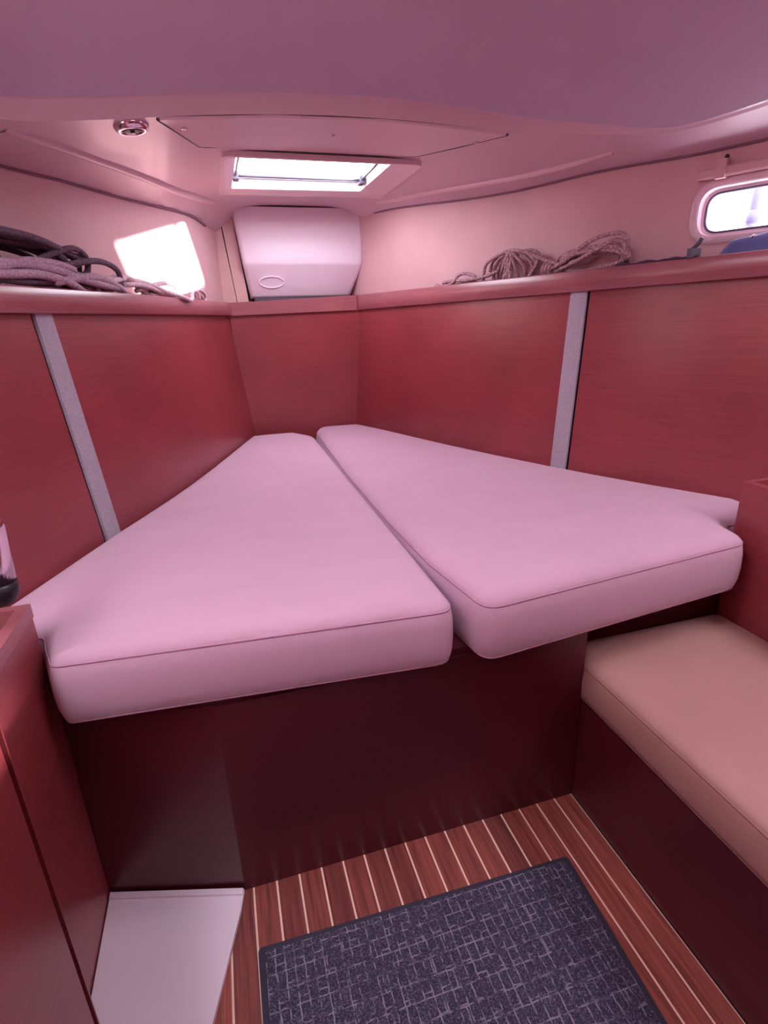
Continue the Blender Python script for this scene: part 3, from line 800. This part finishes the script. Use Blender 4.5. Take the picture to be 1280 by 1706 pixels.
# ---- curtain rail over the porthole
S_R = arclen(HULL_R)
ua, ub = hR[0], hR[1]
rl = empty('curtain_rail', (1.62, 1.65, 1.77), label='slim white curtain rail above the right porthole', cat='rail')
V = []; F = []
us = [ua-.02+(ub+.012-ua+.02)*i/14 for i in range(15)]
for u_ in us:
    for off, z in ((-.001, 1.762), (-.026, 1.762), (-.030, 1.767), (-.030, 1.786), (-.026, 1.791), (-.001, 1.791)):
        p = atR(u_, off); V.append((p.x, p.y, z))
for i in range(14):
    for k in range(6): F.append((i*6+k, i*6+(k+1) % 6, (i+1)*6+(k+1) % 6, (i+1)*6+k))
F += [tuple(range(6)), tuple(14*6+k for k in range(6))]
local(mesh('rail', V, F, 'hull', rl), rl)
def slab_on_hull(at, u0, u1, z0, z1, o0, o1, nm, mat, parent):
    V = []
    for off in (o0, o1):
        for u_, z in ((u0, z0), (u1, z0), (u1, z1), (u0, z1)):
            p = at(u_, off); V.append((p.x, p.y, z))
    return local(mesh(nm, V, [(0, 1, 2, 3), (7, 6, 5, 4), (0, 4, 5, 1), (1, 5, 6, 2), (2, 6, 7, 3), (3, 7, 4, 0)], mat, parent), parent)
bk = slab_on_hull(atR, ub-.075, ub-.045, 1.757, 1.812, -.036, -.001, 'bracket', 'hull', rl)
p = atR(ub-.062, -.002); n_ = (atR(ub-.062, -.02)-p).normalized()
screw(p.x, p.y, 1.822, .007, rl, 'black', up=tuple(n_))

# ---- pale post outside the porthole
po = empty('railing_post', (2.15, 1.962, 1.2), label='pale post outside the right porthole', cat='post')
local(tube('shaft', [(2.15, 1.962, 1.2), (2.15, 1.944, 1.74), (2.15, 1.925, 2.3)], .016, 'post', po, 12), po)
local(lathe('collar', [(.016, -.03), (.024, -.025), (.024, .025), (.016, .03)], 'post', po, 14, Matrix.Translation((2.15, 1.945, 1.70))), po)

# ---- added white hull shape that keeps sun out of the right porthole
nbh = empty('sun_block_hull', (3.3, 2, -.3), label='added white hull shape blocking sun at right porthole', cat='sun block')
V = []; F = []; st_ = [(-4+.5*i) for i in range(25)]
for y in st_:
    sh = .10*((y-2)/6)**2
    for x, z in ((3.55, -.3), (3.25, .5), (3.08, 1.4), (3.0, 2.45+sh), (2.97, 2.47+sh), (2.97, 2.53+sh), (3.02, 2.55+sh), (3.05, 2.62+sh), (4.0, 2.62+sh), (4.0, -.3)): V.append((x+sh*3, y, z))
for i in range(len(st_)-1):
    for k in range(10): F.append((i*10+k, i*10+(k+1) % 10, (i+1)*10+(k+1) % 10, (i+1)*10+k))
F += [tuple(range(10)), tuple((len(st_)-1)*10+k for k in range(10))]
local(mesh('sun_block_side', V, F, 'box', nbh), nbh)
# ---- ropes
def SL(y, wd, h):
    p, n = fid_pt(LEFT, -1, y); q = p+n*(E_[-1]+.02+wd); return Vector((q.x, q.y, fid_z(-1, y)[0]+.0225+h))
def SR(y, wd, h):
    p, n = fid_pt(RIGHT, 1, y); q = p+n*(E_[1]+.02+wd); return Vector((q.x, q.y, fid_z(1, y)[0]+.0225+h))
def hank(fr, y0, y1, w0, w1, h0, hh, loops, r, jit, seed, tilt=0., hmin=None, wiggle=.01):
    """rope path laid in long loops: y range, depth range, height range"""
    rr = random.Random(seed); P = []
    hm = r if hmin is None else hmin
    for k in range(loops):
        a = y0+rr.uniform(-jit, jit); b = y1+rr.uniform(-jit, jit); w_ = w0+(w1-w0)*rr.random()
        ht = h0+(hh-h0)*rr.uniform(.35, 1); wo = rr.uniform(-.02, .02)
        for j in range(10):
            th = 2*pi*j/10
            y = (a+b)/2+(b-a)/2*cos(th); hgt = hm+(ht/2)*(1-cos(th*1.0+pi*.5+rr.uniform(-.2, .2)))*.9
            wv = w_+wo*sin(th)+tilt*sin(th)+rr.uniform(-wiggle, wiggle)
            P.append(fr(y, min(max(wv, r*.6), w1+.03), max(hgt, hm)))
    return P
def wraps(fr, y, w_, h, rw_, rh_, turns, r):
    P = []
    for k in range(int(turns*10)+1):
        a = 2*pi*k/10; P.append(fr(y+.9*2*r*k/10, w_+rw_*cos(a), max(h+rh_*sin(a), r)))
    return P
def rope(name, paths, r, mat, label, grp, loc):
    root = empty(name, loc, label=label, cat='rope', group=grp)
    for nm, P in paths:
        local(tube(nm, catmull(P, 4), r, mat, root, 8), root)
    return root
# left: dark rope hank with a whipped end and free standing loops
loops = [('coil', hank(SL, 1.50, 2.02, .03, .15, .10, .15, 9, .0095, .05, 3, hmin=.055)),
         ('wrapping', wraps(SL, 1.63, .085, .085, .075, .070, 4.2, .0105)),
         ('loop', [SL(1.72, .06, .10), SL(1.84, .05, .115), SL(1.93, .04, .150), SL(2.00, .03, .168), SL(2.05, .03, .150), SL(2.055, .035, .11), SL(2.02, .04, .085)]),
         ('loop', [SL(1.78, .05, .085), SL(1.90, .035, .105), SL(2.01, .02, .130), SL(2.10, .015, .140), SL(2.18, .015, .125), SL(2.205, .02, .092), SL(2.17, .025, .062), SL(2.10, .03, .062), SL(2.0, .035, .085), SL(1.9, .05, .09)]),
         ('loop', [SL(1.76, .035, .075), SL(1.88, .03, .09), SL(1.98, .03, .115), SL(2.04, .035, .14), SL(2.00, .05, .15), SL(1.9, .06, .125), SL(1.8, .07, .10)])]
rope('rope_coil', loops, .0095, 'rope_dark', 'dark grey rope hank with standing loops on left shelf', 'ropes on the shelves', tuple(SL(1.8, .08, 0)))
rope('rope_coil', [('coil', hank(SL, 1.52, 2.10, .020, .075, .05, .085, 6, .013, .06, 11, hmin=.040, wiggle=.010)),
                   ('coil_end', [SL(1.50, .010, .070), SL(1.62, .008, .092), SL(1.75, .006, .102), SL(1.88, .006, .096), SL(1.98, .006, .078), SL(2.08, .006, .066), SL(2.17, .010, .060), SL(2.24, .018, .040), SL(2.29, .03, .02)]),
                   ('coil_end', [SL(1.98, .03, .105), SL(1.90, .012, .112), SL(1.78, .006, .110), SL(1.66, .006, .085), SL(1.57, .006, .072), SL(1.48, .02, .07)]),
                   ('coil_end', [SL(1.60, .004, .066), SL(1.72, .002, .074), SL(1.80, .002, .080), SL(1.88, .002, .072), SL(1.93, .003, .060), SL(1.98, .010, .040)]),
                   ('coil_end', [SL(1.86, .004, .062), SL(1.96, .004, .080), SL(2.05, .004, .088), SL(2.13, .006, .074), SL(2.19, .008, .054), SL(2.21, .02, .03)])],
     .0125, 'rope_grey', 'pale grey thick rope lying below the dark hank', 'ropes on the shelves', tuple(SL(1.85, .05, 0)))
rope('rope_coil', [('coil', hank(SL, 2.10, 2.42, .010, .05, .05, .085, 7, .0088, .05, 21, hmin=.030)),
                   ('coil_end', [SL(2.20, .006, .075), SL(2.32, .004, .080), SL(2.45, .004, .066), SL(2.56, .004, .052), SL(2.66, .010, .050), SL(2.78, .02, .05), SL(2.88, .02, .04)]),
                   ('coil_end', [SL(2.24, .010, .092), SL(2.38, .004, .086), SL(2.50, -.004, .064), SL(2.57, -.020, .054), SL(2.63, -.030, .044), SL(2.67, -.031, .036), SL(2.71, -.026, .046), SL(2.75, -.012, .062), SL(2.81, .004, .080), SL(2.89, .010, .092), SL(2.96, .012, .086), SL(3.00, .015, .064), SL(2.99, .02, .03)]),
                   ('coil_end', [SL(2.30, .020, .06), SL(2.42, .012, .085), SL(2.53, .010, .100), SL(2.62, .012, .098), SL(2.65, .014, .080), SL(2.60, .016, .062), SL(2.50, .016, .055), SL(2.40, .02, .05)]),
                   ('coil_end', [SL(2.46, .006, .058), SL(2.58, .004, .066), SL(2.70, .004, .068), SL(2.80, .006, .086), SL(2.87, .008, .080), SL(2.90, .012, .05)])],
     .0088, 'rope_white', 'white rope tail in the sunlit patch on left shelf', 'ropes on the shelves', tuple(SL(2.45, .04, 0)))
# right: two flecked coils
rope('rope_coil', [('coil', [SR(y, wd, h) for y, wd, h in ((2.66, .01, .05), (2.70, .02, .065), (2.64, .02, .05), (2.57, .015, .07), (2.55, .02, .095), (2.50, .02, .10), (2.44, .02, .075), (2.50, .03, .06), (2.60, .03, .055), (2.66, .03, .07), (2.60, .02, .075), (2.5, .02, .07), (2.4, .02, .075), (2.32, .02, .09))]),
                   ('coil', [SR(2.32-.02*(k//8)+.055*cos(2*pi*k/8)+.012*sin(k*1.7), .035+.02*sin(k*.9), .095+.065*sin(2*pi*k/8)) for k in range(56)]),
                   ('coil_end', [SR(y, wd, h) for y, wd, h in ((2.40, .02, .06), (2.39, .02, .12), (2.35, .02, .145), (2.27, .02, .165), (2.2, .02, .155), (2.13, .02, .125), (2.07, .02, .10), (2.02, .02, .08))])],
     .0078, 'rope_pink', 'flecked rope coil with arched loops, further along right shelf', 'ropes on the shelves', tuple(SR(2.3, .04, 0)))
rope('rope_coil', [('coil', hank(SR, 1.80, 2.05, .015, .055, .05, .10, 6, .0080, .02, 31, hmin=.05, wiggle=.008)),
                   ('loop', [SR(2.07, .015, .07), SR(2.00, .012, .10), SR(1.93, .012, .145), SR(1.87, .015, .165), (SR(1.81, .015, .165)), SR(1.785, .02, .14), SR(1.79, .03, .10)]),
                   ('loop', [SR(2.05, .02, .06), SR(1.96, .015, .09), SR(1.88, .012, .125), SR(1.82, .015, .145), SR(1.79, .02, .12), SR(1.80, .03, .08)]),
                   ('wrapping', wraps(SR, 2.06, .035, .072, .028, .026, 3, .008))],
     .0080, 'rope_pink', 'flecked rope hank with one raised loop, nearer the porthole', 'ropes on the shelves', tuple(SR(1.92, .04, 0)))
# strap, clip and navy bag
st = empty('webbing_strap', tuple(SR(1.7, .0, .05)), label='dark webbing strap lying along right fiddle rail', cat='strap')
V = []; F = []
ys = [1.80-.24*i/24 for i in range(25)]
for i, y in enumerate(ys):
    z = fid_z(1, y)[1]-fid_z(1, y)[0]-.0225
    for wd, dz in ((-.018, .001), (.006, .001), (.006, .006+.003*sin(i)), (-.018, .006+.003*sin(i*.8))): V.append(SR(y, wd, z+dz))
for i in range(24):
    for k in range(4): F.append((i*4+k, i*4+(k+1) % 4, (i+1)*4+(k+1) % 4, (i+1)*4+k))
F += [(0, 1, 2, 3), (96, 97, 98, 99)]
local(mesh('band', V, F, 'darkstrap', st), st)
ck = empty('plastic_clip', tuple(SR(1.575, 0, .05)), label='small dark clip standing on right fiddle rail', cat='clip')
b0 = SR(1.575, -.006, fid_z(1, 1.575)[1]-fid_z(1, 1.575)[0]-.0225)
bm = box_bm(-.020, .020, -.009, .009, 0, .028, .004); bm.transform(Matrix.Translation(b0)); local(from_bm('body', bm, 'gasket_or_gap_shade', ck), ck)
local(tube('tongue', [b0+Vector((-.006, .004, .024)), b0+Vector((.006, -.008, .042)), b0+Vector((.008, -.018, .058))], .007, 'gasket_or_gap_shade', ck), ck)
# navy bag: a soft mound lying on the shelf
nb = empty('navy_bag', tuple(SR(1.38, .05, 0)), label='navy cloth bag slumped on right shelf under the porthole', cat='bag')
V = []; F = []; ny, nw = 26, 14
for i in range(ny+1):
    t = i/ny; y = 1.545-.45*t
    hgt = .074+.15*(t**1.05)*(1-.3*t)+.007*sin(11*t)
    for k in range(nw+1):
        q = k/nw; a = pi*q
        hh_ = hgt*(sin(a)**.7 if 0 < q < 1 else 0)*(min(1, t*9)**.5 if t > 0 else .15)*(min(1, (1-t)*8)**.5 if t < 1 else .1)
        hh_ += .004*sin(17*t+5*q*3)*sin(a)
        V.append(SR(y, .006+.10*q, max(.001, hh_)))
for i in range(ny):
    for k in range(nw): F.append((i*(nw+1)+k, i*(nw+1)+k+1, (i+1)*(nw+1)+k+1, (i+1)*(nw+1)+k))
F.append(tuple([k for k in range(nw+1)]+[i*(nw+1)+nw for i in range(1, ny+1)]+[ny*(nw+1)+k for k in range(nw-1, -1, -1)]+[i*(nw+1) for i in range(ny-1, 0, -1)])[::-1])
local(mesh('body', V, F, 'navy', nb, True), nb)
e0 = SR(1.44, .010, .095)
local(tube('zip_pull', [e0, e0+Vector((-.006, -.012, .004)), e0+Vector((-.007, -.022, .002))], .0035, 'silver', nb, 8), nb)

# ---- reading lamp on a bent arm over the left cabinet
cc = empty('reading_lamp', (-.745, .90, 1.12), label='chrome cylindrical reading lamp with black end above left cabinet', cat='lamp')
mt = Matrix.Translation((-.439, 1.05, .886)) @ Matrix.Rotation(radians(3), 4, 'Y')
local(lathe('lamp_head', [(0, .045), (.0300, .045), (.0300, .150), (.028, .161), (.022, .169), (.012, .173), (0, .174)], 'chrome', cc, 32, mt), cc)
local(lathe('black_end', [(0, .0), (.017, .001), (.026, .008), (.031, .020), (.0315, .045), (0, .045)], 'black', cc, 28, mt), cc)
local(tube('arm', catmull([(-.430, 1.05, 1.055), (-.436, 1.045, 1.10), (-.50, 1.02, 1.14), (-.60, .97, 1.145), (-.70, .92, 1.125), (-.758, .895, 1.12)], 6), .006, 'chrome', cc, 10), cc)
local(lathe('wall_plate', [(0, 0), (.035, 0), (.035, .008), (.028, .014), (0, .015)], 'chrome', cc, 24, Matrix.Translation((-.772, .888, 1.12)) @ Vector((.93, .36, 0)).to_track_quat('Z', 'Y').to_matrix().to_4x4()), cc)

# ---- white board in the floor corner
wb_ = empty('white_board', (-.3, .9, 0), label='white flat board lying on the floor beside left cabinet', cat='board')
wo = [(-.430, 1.130), (-.104, 1.038), (-.115, .985), (-.181, .768), (-.268, .53), (-.380, .53), (-.380, .805), (-.430, .806)]
local(prism('sheet', wo, .0005, .014, 'box', wb_, .003), wb_)
local(prism('raised_edge', [(-.429, 1.129), (-.106, 1.037), (-.109, 1.022), (-.429, 1.113)], .0142, .020, 'box', wb_, .002), wb_)

# ---- floor mat
fm = empty('floor_mat', (.32, .58, 0), label='dark grey woven mat with black rubber border on plank floor', cat='mat')
mo = [(-.083, .30), (.690, .30), (.722, .872), (-.081, .892)]
local(prism('backing', round_poly(mo, .012, 4), .0005, .006, 'rubber', fm, .002), fm)
mi = [(-.068, .312), (.676, .312), (.706, .860), (-.066, .878)]
local(prism('pile', round_poly(mi, .010, 4), .0062, .011, 'carpet', fm, .002), fm)
